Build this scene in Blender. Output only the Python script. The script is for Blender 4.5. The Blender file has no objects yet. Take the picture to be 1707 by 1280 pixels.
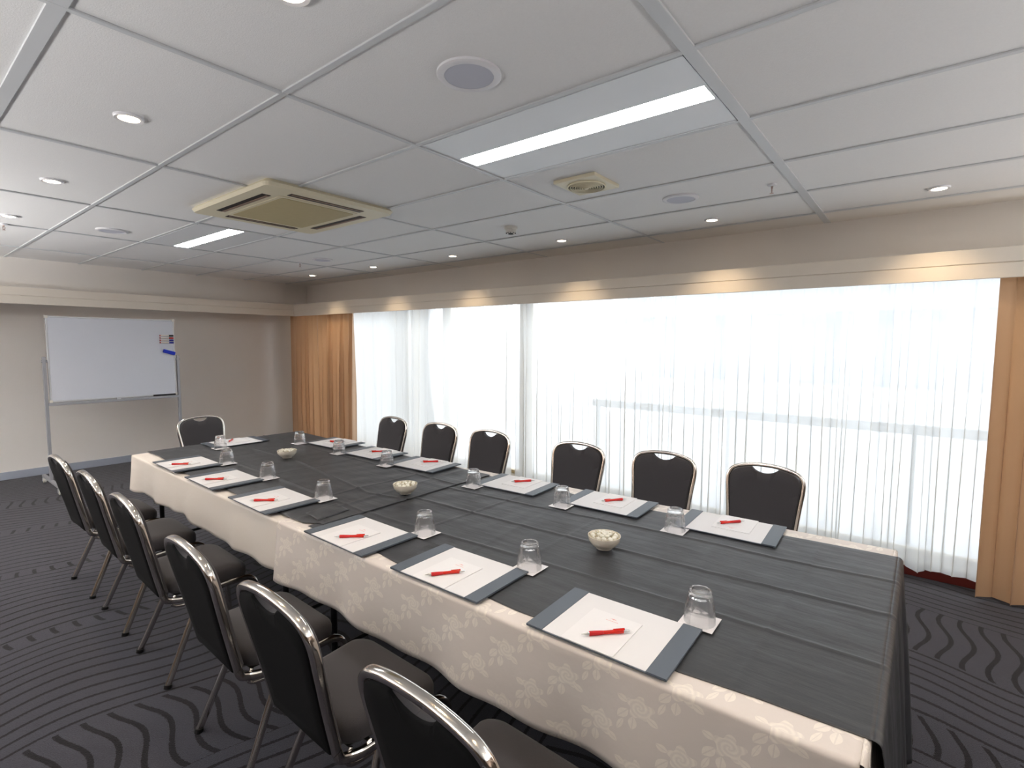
import bpy, bmesh, math, random
from mathutils import Vector, Matrix
random.seed(7)
PI = math.pi
SC = bpy.context.scene
COL = SC.collection
CH = 2.375          # ceiling height

# ------------------------------------------------------------------ camera
def setup_camera():
    yaw, pitch, roll = .8969, -.0786, .0052
    f = Vector((math.sin(yaw)*math.cos(pitch), math.cos(yaw)*math.cos(pitch), math.sin(pitch)))
    r = Vector((math.cos(yaw), -math.sin(yaw), 0))
    u = r.cross(f)
    r2 = r*math.cos(roll) + u*math.sin(roll)
    u2 = -r*math.sin(roll) + u*math.cos(roll)
    cam = bpy.data.cameras.new('camera')
    o = bpy.data.objects.new('camera', cam)
    COL.objects.link(o)
    m = Matrix(((r2.x, u2.x, -f.x, -.9615), (r2.y, u2.y, -f.y, -.5904), (r2.z, u2.z, -f.z, CH-.8572), (0, 0, 0, 1)))
    o.matrix_world = m
    cam.sensor_fit = 'HORIZONTAL'
    cam.sensor_width = 36
    cam.lens = 861.96/1707*36
    cam.clip_start = .02
    cam.clip_end = 300
    SC.camera = o
setup_camera()

# ------------------------------------------------------------------ materials
def nmat(name):
    m = bpy.data.materials.new(name)
    m.use_nodes = True
    nt = m.node_tree
    for n in list(nt.nodes):
        nt.nodes.remove(n)
    out = nt.nodes.new('ShaderNodeOutputMaterial')
    return m, nt, out
def node(nt, t, **kw):
    n = nt.nodes.new(t)
    for k, v in kw.items():
        if k.startswith('i_'):
            key = k[2:]
            key = int(key) if key.isdigit() else key.replace('_', ' ')
            n.inputs[key].default_value = v
        else:
            setattr(n, k, v)
    return n
def srgb(r, g, b):
    def c(x):
        x /= 255.
        return x/12.92 if x <= .04045 else ((x+.055)/1.055)**2.4
    return (c(r), c(g), c(b), 1)
def pbr(name, col, rough=.5, metal=0, spec=.5, noise=0, nscale=60, bump=0, bscale=200, coat=0, sheen=0, trans=0, ior=1.45, emis=None, estr=0):
    m, nt, out = nmat(name)
    p = node(nt, 'ShaderNodeBsdfPrincipled')
    p.inputs['Base Color'].default_value = col
    p.inputs['Roughness'].default_value = rough
    p.inputs['Metallic'].default_value = metal
    p.inputs['Specular IOR Level'].default_value = spec
    p.inputs['Coat Weight'].default_value = coat
    p.inputs['Sheen Weight'].default_value = sheen
    p.inputs['Transmission Weight'].default_value = trans
    p.inputs['IOR'].default_value = ior
    if emis:
        p.inputs['Emission Color'].default_value = emis
        p.inputs['Emission Strength'].default_value = estr
    tc = node(nt, 'ShaderNodeTexCoord')
    if noise:
        n = node(nt, 'ShaderNodeTexNoise', i_Scale=nscale, i_Detail=4.)
        nt.links.new(tc.outputs['Object'], n.inputs['Vector'])
        mx = node(nt, 'ShaderNodeMix', data_type='RGBA', blend_type='MULTIPLY')
        mx.inputs[0].default_value = 1
        mx.inputs[6].default_value = col
        mr = node(nt, 'ShaderNodeMapRange', i_3=1-noise, i_4=1+noise)
        nt.links.new(n.outputs['Fac'], mr.inputs[0])
        nt.links.new(mr.outputs[0], mx.inputs[7])
        nt.links.new(mx.outputs[2], p.inputs['Base Color'])
    if bump:
        n = node(nt, 'ShaderNodeTexNoise', i_Scale=bscale, i_Detail=3.)
        nt.links.new(tc.outputs['Object'], n.inputs['Vector'])
        b = node(nt, 'ShaderNodeBump', i_Strength=bump, i_Distance=.002)
        nt.links.new(n.outputs['Fac'], b.inputs['Height'])
        nt.links.new(b.outputs[0], p.inputs['Normal'])
    nt.links.new(p.outputs[0], out.inputs[0])
    return m
M = {}
M['tile'] = pbr('ceiling_tile', srgb(234, 234, 234), .9, noise=.03, nscale=140, bump=.5, bscale=260)
M['tee'] = pbr('tee_white', srgb(206, 209, 212), .45)
M['wall'] = pbr('wall_paint', srgb(235, 231, 226), .7, noise=.02, nscale=3)
M['unseen_wall'] = pbr('dark_unseen_wall', srgb(96, 82, 72), .8, noise=.05, nscale=30)  # unseen left and rear walls, made dark to cut bounced light
M['pelmet'] = pbr('pelmet_paint', srgb(240, 232, 220), .5)
M['skirt'] = pbr('skirting', srgb(165, 172, 186), .5)
M['redskirt'] = pbr('red_timber', srgb(110, 40, 34), .5)
M['sill'] = pbr('sill_stone', srgb(200, 190, 170), .5)
M['chrome'] = pbr('chrome', (.74, .70, .65, 1), .13, metal=1)
M['fabric'] = pbr('chair_fabric', srgb(62, 59, 61), .85, noise=.25, nscale=420, bump=.4, bscale=700, sheen=.15)
M['backcloth'] = pbr('chair_rear_fabric', srgb(13, 13, 14), .85, spec=.25, noise=.2, nscale=420, bump=.3, bscale=700)
M['fabric_edge'] = pbr('chair_piping', srgb(40, 37, 37), .7)
M['underpan'] = pbr('chair_underpan', srgb(22, 22, 22), .6)
M['rubber'] = pbr('black_rubber', srgb(18, 18, 18), .6)
M['leather'] = pbr('dark_leather', srgb(84, 92, 102), .38, spec=.6, bump=.35, bscale=900)
M['paper'] = pbr('white_paper', srgb(226, 224, 224), .6)
M['paper2'] = pbr('notepad_paper', srgb(232, 230, 230), .55)
M['logo'] = pbr('logo_red', srgb(226, 150, 145), .6)
M['pensilver'] = pbr('pen_silver', (.7, .7, .7, 1), .25, metal=1)
M['penred'] = pbr('pen_red_plastic', srgb(232, 40, 24), .25, trans=.25, coat=.3)
M['pengrip'] = pbr('pen_grip', srgb(196, 26, 28), .55)
M['bowl'] = pbr('bowl_china', srgb(236, 228, 212), .25)
M['mint'] = pbr('mint_wrapper', srgb(236, 232, 218), .3, noise=.15, nscale=150)
M['mint2'] = pbr('mint_wrapper_gold', srgb(196, 184, 150), .3, noise=.2, nscale=150)
M['coaster'] = pbr('coaster_card', srgb(240, 236, 236), .6)
M['beige'] = pbr('unit_beige', srgb(226, 218, 192), .5)
M['intake'] = pbr('intake_grille', srgb(188, 174, 134), .7, noise=.06, nscale=25)
M['slot'] = pbr('slot_dark', srgb(30, 26, 26), .6)
M['slotvane'] = pbr('slot_vane', srgb(140, 118, 104), .5)
M['fixture'] = pbr('fixture_white', srgb(226, 230, 234), .4)
M['spkgrille'] = pbr('speaker_grille', srgb(196, 198, 210), .7, bump=.3, bscale=900)
M['spkrim'] = pbr('speaker_rim', srgb(226, 226, 230), .4)
M['brass'] = pbr('sprinkler_metal', (.55, .42, .38, 1), .35, metal=1)
M['white_plastic'] = pbr('white_plastic', srgb(225, 222, 214), .45)
M['board'] = pbr('whiteboard_face', srgb(214, 218, 228), .22)
M['alu'] = pbr('aluminium_frame', srgb(205, 208, 212), .4, metal=.3)
M['post'] = pbr('grey_steel', srgb(168, 170, 176), .4, metal=.3)
M['blue'] = pbr('blue_felt', srgb(24, 52, 190), .6)
M['black'] = pbr('black_plastic', srgb(20, 20, 22), .4)
M['redp'] = pbr('red_cap', srgb(190, 40, 40), .4)
M['bluep'] = pbr('blue_cap', srgb(30, 40, 150), .4)
M['markerbody'] = pbr('marker_body', srgb(220, 214, 206), .4)
M['frame_dark'] = pbr('window_frame', srgb(196, 176, 136), .5)
M['wood'] = pbr('table_board', srgb(150, 120, 90), .6)
M['legsteel'] = pbr('leg_steel', srgb(30, 30, 32), .4, metal=.5)
M['terrace'] = pbr('terrace_tiles', srgb(225, 228, 232), .8, noise=.03)
M['facade'] = pbr('facade_white', srgb(228, 232, 236), .8)
M['facade_glass'] = pbr('facade_glazing', srgb(190, 200, 214), .3)
M['facade_dark'] = pbr('facade_band', srgb(160, 168, 178), .6)
M['rail'] = pbr('rail_grey', srgb(165, 170, 176), .5)

def emitter(name, col, s):
    m, nt, out = nmat(name)
    e = node(nt, 'ShaderNodeEmission')
    e.inputs[0].default_value = col
    e.inputs[1].default_value = s
    nt.links.new(e.outputs[0], out.inputs[0])
    return m
M['tube'] = emitter('light_diffuser', (1, .99, .98, 1), 9)
M['bulb'] = emitter('downlight_lamp', (1, .80, .55, 1), 9)

def glass_mat():
    m, nt, out = nmat('tumbler_glass')
    g = node(nt, 'ShaderNodeBsdfGlass', i_Roughness=0., i_IOR=1.47)
    t = node(nt, 'ShaderNodeBsdfTransparent'); mx = node(nt, 'ShaderNodeMixShader'); mx.inputs[0].default_value = .7
    nt.links.new(t.outputs[0], mx.inputs[1]); nt.links.new(g.outputs[0], mx.inputs[2]); nt.links.new(mx.outputs[0], out.inputs[0])
    return m
M['glass'] = glass_mat()
def pane_mat():
    m, nt, out = nmat('window_pane')
    fr = node(nt, 'ShaderNodeFresnel', i_IOR=1.35)
    t = node(nt, 'ShaderNodeBsdfTransparent')
    g = node(nt, 'ShaderNodeBsdfGlossy', i_Roughness=.02)
    mx = node(nt, 'ShaderNodeMixShader')
    nt.links.new(fr.outputs[0], mx.inputs[0]); nt.links.new(t.outputs[0], mx.inputs[1]); nt.links.new(g.outputs[0], mx.inputs[2])
    nt.links.new(mx.outputs[0], out.inputs[0])
    return m
M['pane'] = pane_mat()
def sheer_mat():
    m, nt, out = nmat('sheer_voile')
    t = node(nt, 'ShaderNodeBsdfTransparent'); t.inputs[0].default_value = (1, 1, 1, 1)
    tl = node(nt, 'ShaderNodeBsdfTranslucent'); tl.inputs[0].default_value = (.93, .93, .90, 1)
    d = node(nt, 'ShaderNodeBsdfDiffuse'); d.inputs[0].default_value = (.86, .86, .83, 1)
    m1 = node(nt, 'ShaderNodeMixShader'); m1.inputs[0].default_value = .22
    nt.links.new(tl.outputs[0], m1.inputs[1]); nt.links.new(d.outputs[0], m1.inputs[2])
    m2 = node(nt, 'ShaderNodeMixShader'); m2.inputs[0].default_value = .82
    nt.links.new(t.outputs[0], m2.inputs[1]); nt.links.new(m1.outputs[0], m2.inputs[2])
    nt.links.new(m2.outputs[0], out.inputs[0])
    return m
M['sheer'] = sheer_mat()
def drape_mat():
    m, nt, out = nmat('tan_drape')
    p = node(nt, 'ShaderNodeBsdfPrincipled', i_Roughness=.6)
    p.inputs['Base Color'].default_value = srgb(200, 164, 130)
    p.inputs['Sheen Weight'].default_value = .2
    tl = node(nt, 'ShaderNodeBsdfTranslucent'); tl.inputs[0].default_value = srgb(214, 160, 108)
    mx = node(nt, 'ShaderNodeMixShader'); mx.inputs[0].default_value = .12
    nt.links.new(p.outputs[0], mx.inputs[1]); nt.links.new(tl.outputs[0], mx.inputs[2])
    nt.links.new(mx.outputs[0], out.inputs[0])
    return m
M['drape'] = drape_mat()

def mth(nt, op, a, b=None, c=None, clamp=False):
    n = nt.nodes.new('ShaderNodeMath'); n.operation = op; n.use_clamp = clamp
    for i, v in enumerate((a, b, c)):
        if v is None: continue
        if isinstance(v, (int, float)): n.inputs[i].default_value = v
        else: nt.links.new(v, n.inputs[i])
    return n.outputs[0]

def carpet_mat():
    m, nt, out = nmat('patterned_carpet')
    tc = node(nt, 'ShaderNodeTexCoord')
    sx = node(nt, 'ShaderNodeSeparateXYZ'); nt.links.new(tc.outputs['Object'], sx.inputs[0])
    X, Y = sx.outputs[0], sx.outputs[1]
    S = lambda v, k, ph=0.: mth(nt, 'SINE', mth(nt, 'MULTIPLY_ADD', v, k, ph))
    wob = node(nt, 'ShaderNodeTexNoise', i_Scale=.9, i_Detail=1.)
    nt.links.new(tc.outputs['Object'], wob.inputs['Vector'])
    W = mth(nt, 'SUBTRACT', wob.outputs['Fac'], .5)
    fz = node(nt, 'ShaderNodeTexNoise', i_Scale=160., i_Detail=2.)
    nt.links.new(tc.outputs['Object'], fz.inputs['Vector'])
    FZ = mth(nt, 'MULTIPLY', mth(nt, 'SUBTRACT', fz.outputs['Fac'], .5), .014)
    # swap axes towards the windows (the carpet is laid in turned panels)
    sel = mth(nt, 'GREATER_THAN', X, 1.35)
    def pick(a, b):  # sel ? b : a
        return mth(nt, 'ADD', mth(nt, 'MULTIPLY', a, mth(nt, 'SUBTRACT', 1., sel)), mth(nt, 'MULTIPLY', b, sel))
    A = pick(X, Y)      # along the thin lines
    B = pick(Y, X)      # across the thin lines
    Bw = mth(nt, 'ADD', mth(nt, 'ADD', B, mth(nt, 'MULTIPLY', S(A, 5.2, .9), .055)), mth(nt, 'MULTIPLY', W, .30))
    Bw = mth(nt, 'ADD', Bw, FZ)
    Aw = mth(nt, 'ADD', mth(nt, 'ADD', A, mth(nt, 'MULTIPLY', S(B, 13., 1.2), .028)), mth(nt, 'MULTIPLY', W, .12))
    Aw = mth(nt, 'ADD', Aw, FZ)
    def line(v, per, w):
        fr = mth(nt, 'FRACT', mth(nt, 'DIVIDE', v, per))
        d = mth(nt, 'ABSOLUTE', mth(nt, 'SUBTRACT', fr, .5))
        return mth(nt, 'LESS_THAN', d, w)
    thin = line(Bw, .078, .10)
    thick = line(Aw, .088, .12)
    def band(c, h):
        return mth(nt, 'COMPARE', Bw, c, h)
    left = band(1.62, .26)
    for c, h in ((2.86, .045), (3.92, .05), (4.98, .06), (.2, .2), (-1.1, .25), (5.9, .12)):
        left = mth(nt, 'MAXIMUM', left, band(c, h))
    right = band(2.47, .30)
    right = mth(nt, 'MAXIMUM', right, band(1.55, .10))
    msk = mth(nt, 'ADD', mth(nt, 'MULTIPLY', left, mth(nt, 'SUBTRACT', 1., sel)), mth(nt, 'MULTIPLY', right, sel))
    pat = mth(nt, 'ADD', mth(nt, 'MULTIPLY', thick, msk), mth(nt, 'MULTIPLY', thin, mth(nt, 'SUBTRACT', 1., msk)))
    n2 = node(nt, 'ShaderNodeTexNoise', i_Scale=420., i_Detail=2.)
    nt.links.new(tc.outputs['Object'], n2.inputs['Vector'])
    n2.inputs['Scale'].default_value = 260.
    base = node(nt, 'ShaderNodeMix', data_type='RGBA')
    base.inputs[6].default_value = srgb(38, 38, 44); base.inputs[7].default_value = srgb(78, 77, 86)
    nt.links.new(n2.outputs['Fac'], base.inputs[0])
    mx = node(nt, 'ShaderNodeMix', data_type='RGBA')
    nt.links.new(pat, mx.inputs[0]); nt.links.new(base.outputs[2], mx.inputs[6])
    mx.inputs[7].default_value = srgb(22, 20, 24)
    p = node(nt, 'ShaderNodeBsdfPrincipled', i_Roughness=.95)
    p.inputs['Specular IOR Level'].default_value = .1
    p.inputs['Sheen Weight'].default_value = .15
    nt.links.new(mx.outputs[2], p.inputs['Base Color'])
    b = node(nt, 'ShaderNodeBump', i_Strength=.6, i_Distance=.004)
    h = mth(nt, 'SUBTRACT', n2.outputs['Fac'], mth(nt, 'MULTIPLY', pat, .8))
    nt.links.new(h, b.inputs['Height']); nt.links.new(b.outputs[0], p.inputs['Normal'])
    nt.links.new(p.outputs[0], out.inputs[0])
    return m
M['carpet'] = carpet_mat()

def damask_mat(name, amount):
    """off-white table linen; UV is metres along the cloth; amount = strength of the woven rose motif"""
    m, nt, out = nmat(name)
    uv = node(nt, 'ShaderNodeUVMap')
    p = node(nt, 'ShaderNodeBsdfPrincipled', i_Roughness=.6)
    p.inputs['Sheen Weight'].default_value = .1
    c0, c1 = srgb(218, 208, 200), srgb(240, 231, 219)
    if amount:
        sp = node(nt, 'ShaderNodeSeparateXYZ'); nt.links.new(uv.outputs[0], sp.inputs[0])
        U, V = sp.outputs[0], sp.outputs[1]
        nz = node(nt, 'ShaderNodeTexNoise', i_Scale=26., i_Detail=3.); nt.links.new(uv.outputs[0], nz.inputs['Vector'])
        nz2 = node(nt, 'ShaderNodeTexNoise', i_Scale=85., i_Detail=2.); nt.links.new(uv.outputs[0], nz2.inputs['Vector'])
        rows = []
        px, py = .20, .19
        def motif(ou, ov):
            """half-drop repeat: a five petal rose with leaves on its diagonal stem"""
            iu = mth(nt, 'FLOOR', mth(nt, 'DIVIDE', mth(nt, 'ADD', U, ou), px))
            fu = mth(nt, 'MULTIPLY', mth(nt, 'SUBTRACT', mth(nt, 'FRACT', mth(nt, 'DIVIDE', mth(nt, 'ADD', U, ou), px)), .5), px)
            fv = mth(nt, 'MULTIPLY', mth(nt, 'SUBTRACT', mth(nt, 'FRACT', mth(nt, 'DIVIDE', mth(nt, 'ADD', V, ov), py)), .5), py)
            res = None
            def flower(cx, cy, R, k, amp, ph=0.):
                a = mth(nt, 'ADD', fu, -cx); b = mth(nt, 'ADD', fv, -cy)
                r = mth(nt, 'SQRT', mth(nt, 'ADD', mth(nt, 'MULTIPLY', a, a), mth(nt, 'MULTIPLY', b, b)))
                th = mth(nt, 'ARCTAN2', b, a)
                pet = mth(nt, 'MULTIPLY_ADD', mth(nt, 'SINE', mth(nt, 'MULTIPLY_ADD', th, float(k), ph)), amp*R, R)
                pet = mth(nt, 'ADD', pet, mth(nt, 'MULTIPLY', mth(nt, 'SUBTRACT', nz.outputs['Fac'], .5), R*1.0))
                inside = mth(nt, 'LESS_THAN', r, pet)
                rings = mth(nt, 'MULTIPLY_ADD', mth(nt, 'SINE', mth(nt, 'MULTIPLY_ADD', r, 520., mth(nt, 'MULTIPLY', th, 2.))), .3, .7)
                return mth(nt, 'MULTIPLY', inside, rings)
            def leaf(cx, cy, ang, L, Wd):
                ca, sa = math.cos(ang), math.sin(ang)
                a = mth(nt, 'ADD', fu, -cx); b = mth(nt, 'ADD', fv, -cy)
                p1 = mth(nt, 'DIVIDE', mth(nt, 'ADD', mth(nt, 'MULTIPLY', a, ca), mth(nt, 'MULTIPLY', b, sa)), L)
                p2 = mth(nt, 'DIVIDE', mth(nt, 'SUBTRACT', mth(nt, 'MULTIPLY', b, ca), mth(nt, 'MULTIPLY', a, sa)), Wd)
                e = mth(nt, 'ADD', mth(nt, 'MULTIPLY', p1, p1), mth(nt, 'ABSOLUTE', p2))
                return mth(nt, 'MULTIPLY', mth(nt, 'LESS_THAN', e, 1.), mth(nt, 'MULTIPLY_ADD', mth(nt, 'GREATER_THAN', mth(nt, 'ABSOLUTE', p2), .12), .6, .3))
            parts = [flower(-.008, .014, .031, 5, .20), leaf(.034, -.020, -.9, .022, .012), leaf(.008, -.038, -1.5, .020, .011),
                     leaf(-.040, -.012, 3.7, .017, .010), leaf(.036, .024, .4, .016, .010), leaf(.040, -.056, -1.2, .022, .007)]
            res = parts[0]
            for q in parts[1:]:
                res = mth(nt, 'MAXIMUM', res, q)
            return res
        f = mth(nt, 'MAXIMUM', motif(0., 0.), motif(px/2, py/2))
        f = mth(nt, 'MULTIPLY', f, mth(nt, 'MULTIPLY_ADD', nz2.outputs['Fac'], .8, .5))
        f = mth(nt, 'MULTIPLY', f, amount)
        mx = node(nt, 'ShaderNodeMix', data_type='RGBA'); mx.inputs[6].default_value = c0; mx.inputs[7].default_value = c1
        nt.links.new(f, mx.inputs[0]); nt.links.new(mx.outputs[2], p.inputs['Base Color'])
        rg = mth(nt, 'MULTIPLY_ADD', f, -.2, .62); nt.links.new(rg, p.inputs['Roughness'])
    else:
        p.inputs['Base Color'].default_value = srgb(224, 214, 203)
    wv = node(nt, 'ShaderNodeTexNoise', i_Scale=9., i_Detail=4.); nt.links.new(uv.outputs[0], wv.inputs['Vector'])
    b = node(nt, 'ShaderNodeBump', i_Strength=.25, i_Distance=.01); nt.links.new(wv.outputs['Fac'], b.inputs['Height'])
    nt.links.new(b.outputs[0], p.inputs['Normal'])
    nt.links.new(p.outputs[0], out.inputs[0])
    return m
M['damask'] = damask_mat('rose_damask_linen', .9)
M['linen'] = damask_mat('plain_linen', 0)

def satin_mat():
    m, nt, out = nmat('charcoal_satin')
    tc = node(nt, 'ShaderNodeTexCoord')
    mp = node(nt, 'ShaderNodeMapping'); mp.inputs['Scale'].default_value = (14, 2.2, 6)
    nt.links.new(tc.outputs['Object'], mp.inputs[0])
    n1 = node(nt, 'ShaderNodeTexNoise', i_Scale=1., i_Detail=5.); nt.links.new(mp.outputs[0], n1.inputs['Vector'])
    n2 = node(nt, 'ShaderNodeTexNoise', i_Scale=11., i_Detail=4.); nt.links.new(tc.outputs['Object'], n2.inputs['Vector'])
    p = node(nt, 'ShaderNodeBsdfPrincipled')
    p.inputs['Base Color'].default_value = srgb(54, 55, 58)
    p.inputs['Specular IOR Level'].default_value = .62
    rg = mth(nt, 'MULTIPLY_ADD', n2.outputs['Fac'], .16, .40); nt.links.new(rg, p.inputs['Roughness'])
    h = mth(nt, 'ADD', n1.outputs['Fac'], mth(nt, 'MULTIPLY', n2.outputs['Fac'], .5))
    b = node(nt, 'ShaderNodeBump', i_Strength=.55, i_Distance=.010); nt.links.new(h, b.inputs['Height'])
    nt.links.new(b.outputs[0], p.inputs['Normal'])
    nt.links.new(p.outputs[0], out.inputs[0])
    return m
M['satin'] = satin_mat()

# ------------------------------------------------------------------ mesh helpers
class MB:
    def __init__(s):
        s.v = []; s.f = []; s.m = []; s.uv = {}
    def add(s, vs, fs, mi=0):
        o = len(s.v)
        s.v += [tuple(v) for v in vs]
        for f in fs:
            s.f.append(tuple(i+o for i in f)); s.m.append(mi)
        return o
    def box(s, x0, x1, y0, y1, z0, z1, mi=0):
        s.add([(x0, y0, z0), (x1, y0, z0), (x1, y1, z0), (x0, y1, z0), (x0, y0, z1), (x1, y0, z1), (x1, y1, z1), (x0, y1, z1)],
              [(0, 3, 2, 1), (4, 5, 6, 7), (0, 1, 5, 4), (1, 2, 6, 5), (2, 3, 7, 6), (3, 0, 4, 7)], mi)
    def lathe(s, prof, seg=32, c=(0, 0, 0), fac=None, close=True, mi=0):
        """prof: list (r,z)"""
        n = len(prof); vs = []
        for (r, z) in prof:
            for k in range(seg):
                a = 2*PI*k/seg
                q = fac(a, z) if fac else 1
                vs.append((c[0]+r*q*math.cos(a), c[1]+r*q*math.sin(a), c[2]+z))
        fs = []
        for i in range(n-1):
            for k in range(seg):
                k2 = (k+1) % seg
                fs.append((i*seg+k, i*seg+k2, (i+1)*seg+k2, (i+1)*seg+k))
        o = s.add(vs, fs, mi)
        if close:
            s.f.append(tuple(o+k for k in reversed(range(seg)))); s.m.append(mi)
            s.f.append(tuple(o+(n-1)*seg+k for k in range(seg))); s.m.append(mi)
    def sweep(s, path, a, b, ref, seg=12, closed=False, pw=2.6, mi=0):
        """superellipse section: half-size a along ref, b across"""
        pts = [Vector(p) for p in path]; n = len(pts); vs = []
        for i, p in enumerate(pts):
            if closed: t = pts[(i+1) % n]-pts[i-1]
            else: t = pts[min(i+1, n-1)]-pts[max(i-1, 0)]
            t.normalize()
            rr = Vector(ref[i]) if isinstance(ref, list) else Vector(ref)
            d = rr-t*rr.dot(t); d.normalize(); e = t.cross(d)
            for k in range(seg):
                th = 2*PI*k/seg; c, sn = math.cos(th), math.sin(th)
                q = (abs(c)**pw+abs(sn)**pw)**(-1/pw)
                vs.append(p+d*(a*c*q)+e*(b*sn*q))
        fs = []
        for i in range(n if closed else n-1):
            j = (i+1) % n
            for k in range(seg):
                k2 = (k+1) % seg
                fs.append((i*seg+k, i*seg+k2, j*seg+k2, j*seg+k))
        o = s.add(vs, fs, mi)
        if not closed:
            s.f.append(tuple(o+k for k in reversed(range(seg)))); s.m.append(mi)
            s.f.append(tuple(o+(n-1)*seg+k for k in range(seg))); s.m.append(mi)
    def cyl(s, p0, p1, r, seg=16, mi=0, r1=None):
        p0, p1 = Vector(p0), Vector(p1); t = (p1-p0).normalized()
        ref = Vector((0, 0, 1)) if abs(t.z) < .9 else Vector((1, 0, 0))
        d = (ref-t*ref.dot(t)).normalized(); e = t.cross(d); r1 = r if r1 is None else r1
        vs = [p0+(d*math.cos(2*PI*k/seg)+e*math.sin(2*PI*k/seg))*r for k in range(seg)]
        vs += [p1+(d*math.cos(2*PI*k/seg)+e*math.sin(2*PI*k/seg))*r1 for k in range(seg)]
        fs = [(k, (k+1) % seg, seg+(k+1) % seg, seg+k) for k in range(seg)] + [tuple(reversed(range(seg))), tuple(range(seg, 2*seg))]
        s.add(vs, fs, mi)
    def prism(s, poly, z0, z1, mi=0):
        n = len(poly)
        vs = [(x, y, z0) for x, y in poly]+[(x, y, z1) for x, y in poly]
        fs = [tuple(reversed(range(n))), tuple(range(n, 2*n))]+[(k, (k+1) % n, n+(k+1) % n, n+k) for k in range(n)]
        s.add(vs, fs, mi)
    def grid(s, nu, nv, fn, mi=0, uvfn=None):
        o = len(s.v)
        for j in range(nv+1):
            for i in range(nu+1):
                s.v.append(tuple(fn(i/nu, j/nv)))
                if uvfn: s.uv[len(s.v)-1] = uvfn(i/nu, j/nv)
        for j in range(nv):
            for i in range(nu):
                a = o+j*(nu+1)+i
                s.f.append((a, a+1, a+nu+2, a+nu+1)); s.m.append(mi)
    def build(s, name, mats, parent=None, smooth=False, bevel=0, segs=2, auto=None, sub=0, solid=0):
        me = bpy.data.meshes.new(name)
        me.from_pydata(s.v, [], s.f)
        if not isinstance(mats, (list, tuple)): mats = [mats]
        for mt in mats: me.materials.append(mt)
        for p, mi in zip(me.polygons, s.m): p.material_index = mi
        if s.uv:
            ul = me.uv_layers.new(name='UVMap')
            for l in me.loops: ul.data[l.index].uv = s.uv.get(l.vertex_index, (0, 0))
        bm = bmesh.new(); bm.from_mesh(me)
        bmesh.ops.recalc_face_normals(bm, faces=bm.faces) if not s.uv else None
        if bevel:
            es = [e for e in bm.edges if len(e.link_faces) == 2 and e.calc_face_angle(0) > .6]
            bmesh.ops.bevel(bm, geom=es, offset=bevel, segments=segs, profile=.5, affect='EDGES', clamp_overlap=True)
        for f in bm.faces: f.smooth = bool(smooth or auto)
        if auto:
            for e in bm.edges:
                if len(e.link_faces) == 2 and e.calc_face_angle(0) > auto: e.smooth = False
        bm.to_mesh(me); bm.free()
        o = bpy.data.objects.new(name, me); COL.objects.link(o)
        if parent: o.parent = parent
        if sub:
            md = o.modifiers.new('sub', 'SUBSURF'); md.levels = sub; md.render_levels = sub
        if solid:
            md = o.modifiers.new('solid', 'SOLIDIFY'); md.thickness = solid; md.offset = 0
        return o
def tag(o, label, cat, group=None, kind=None):
    o['label'] = label; o['category'] = cat
    if group: o['group'] = group
    if kind: o['kind'] = kind
    return o
def struct(o):
    o['kind'] = 'structure'; return o
def empty(name, loc=(0, 0, 0), rz=0):
    o = bpy.data.objects.new(name, None); COL.objects.link(o)
    o.location = loc; o.rotation_euler = (0, 0, rz); o.empty_display_size = .1
    return o
KIDS = {}
def copy_tree(o, parent=None):
    c = o.copy(); COL.objects.link(c); c.parent = parent
    for ch in [q for q in bpy.data.objects if q.parent == o and q is not c]:
        copy_tree(ch, c)
    return c
def box_obj(name, mat, x0, x1, y0, y1, z0, z1, parent=None, bevel=0):
    b = MB(); b.box(x0, x1, y0, y1, z0, z1)
    return b.build(name, mat, parent, bevel=bevel)
def cr(pts, n=6, closed=False):
    """catmull-rom through the points"""
    P = [Vector(p) for p in pts]; out = []; N = len(P)
    rng = range(N) if closed else range(N-1)
    for i in rng:
        p1, p2 = P[i], P[(i+1) % N]
        p0 = P[i-1] if (closed or i > 0) else p1*2-p2
        p3 = P[(i+2) % N] if (closed or i+2 < N) else p2*2-p1
        for k in range(n):
            t = k/n
            out.append(.5*((2*p1)+(-p0+p2)*t+(2*p0-5*p1+4*p2-p3)*t*t+(-p0+3*p1-3*p2+p3)*t**3))
    if not closed: out.append(P[-1])
    return out
def lerp(pl, y):
    """piecewise linear; pl sorted by key"""
    if y <= pl[0][0]: return pl[0][1]
    for (a, va), (b, vb) in zip(pl, pl[1:]):
        if y <= b: return va+(vb-va)*(y-a)/(b-a)
    return pl[-1][1]

# ------------------------------------------------------------------ room shell
XW, XL, YF, YB = 3.40, -3.6, 7.20, -3.6
struct(box_obj('floor', M['carpet'], XL-.1, XW+.1, YB-.1, YF+.1, -.12, 0))
struct(box_obj('wall_far', M['wall'], XL-.1, XW+.2, YF, YF+.12, 0, CH+.2))
struct(box_obj('wall_left', M['unseen_wall'], XL-.12, XL, YB-.1, YF, 0, CH+.2))
struct(box_obj('wall_back', M['unseen_wall'], XL-.1, XW+.2, YB-.12, YB, 0, CH+.2))
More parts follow.
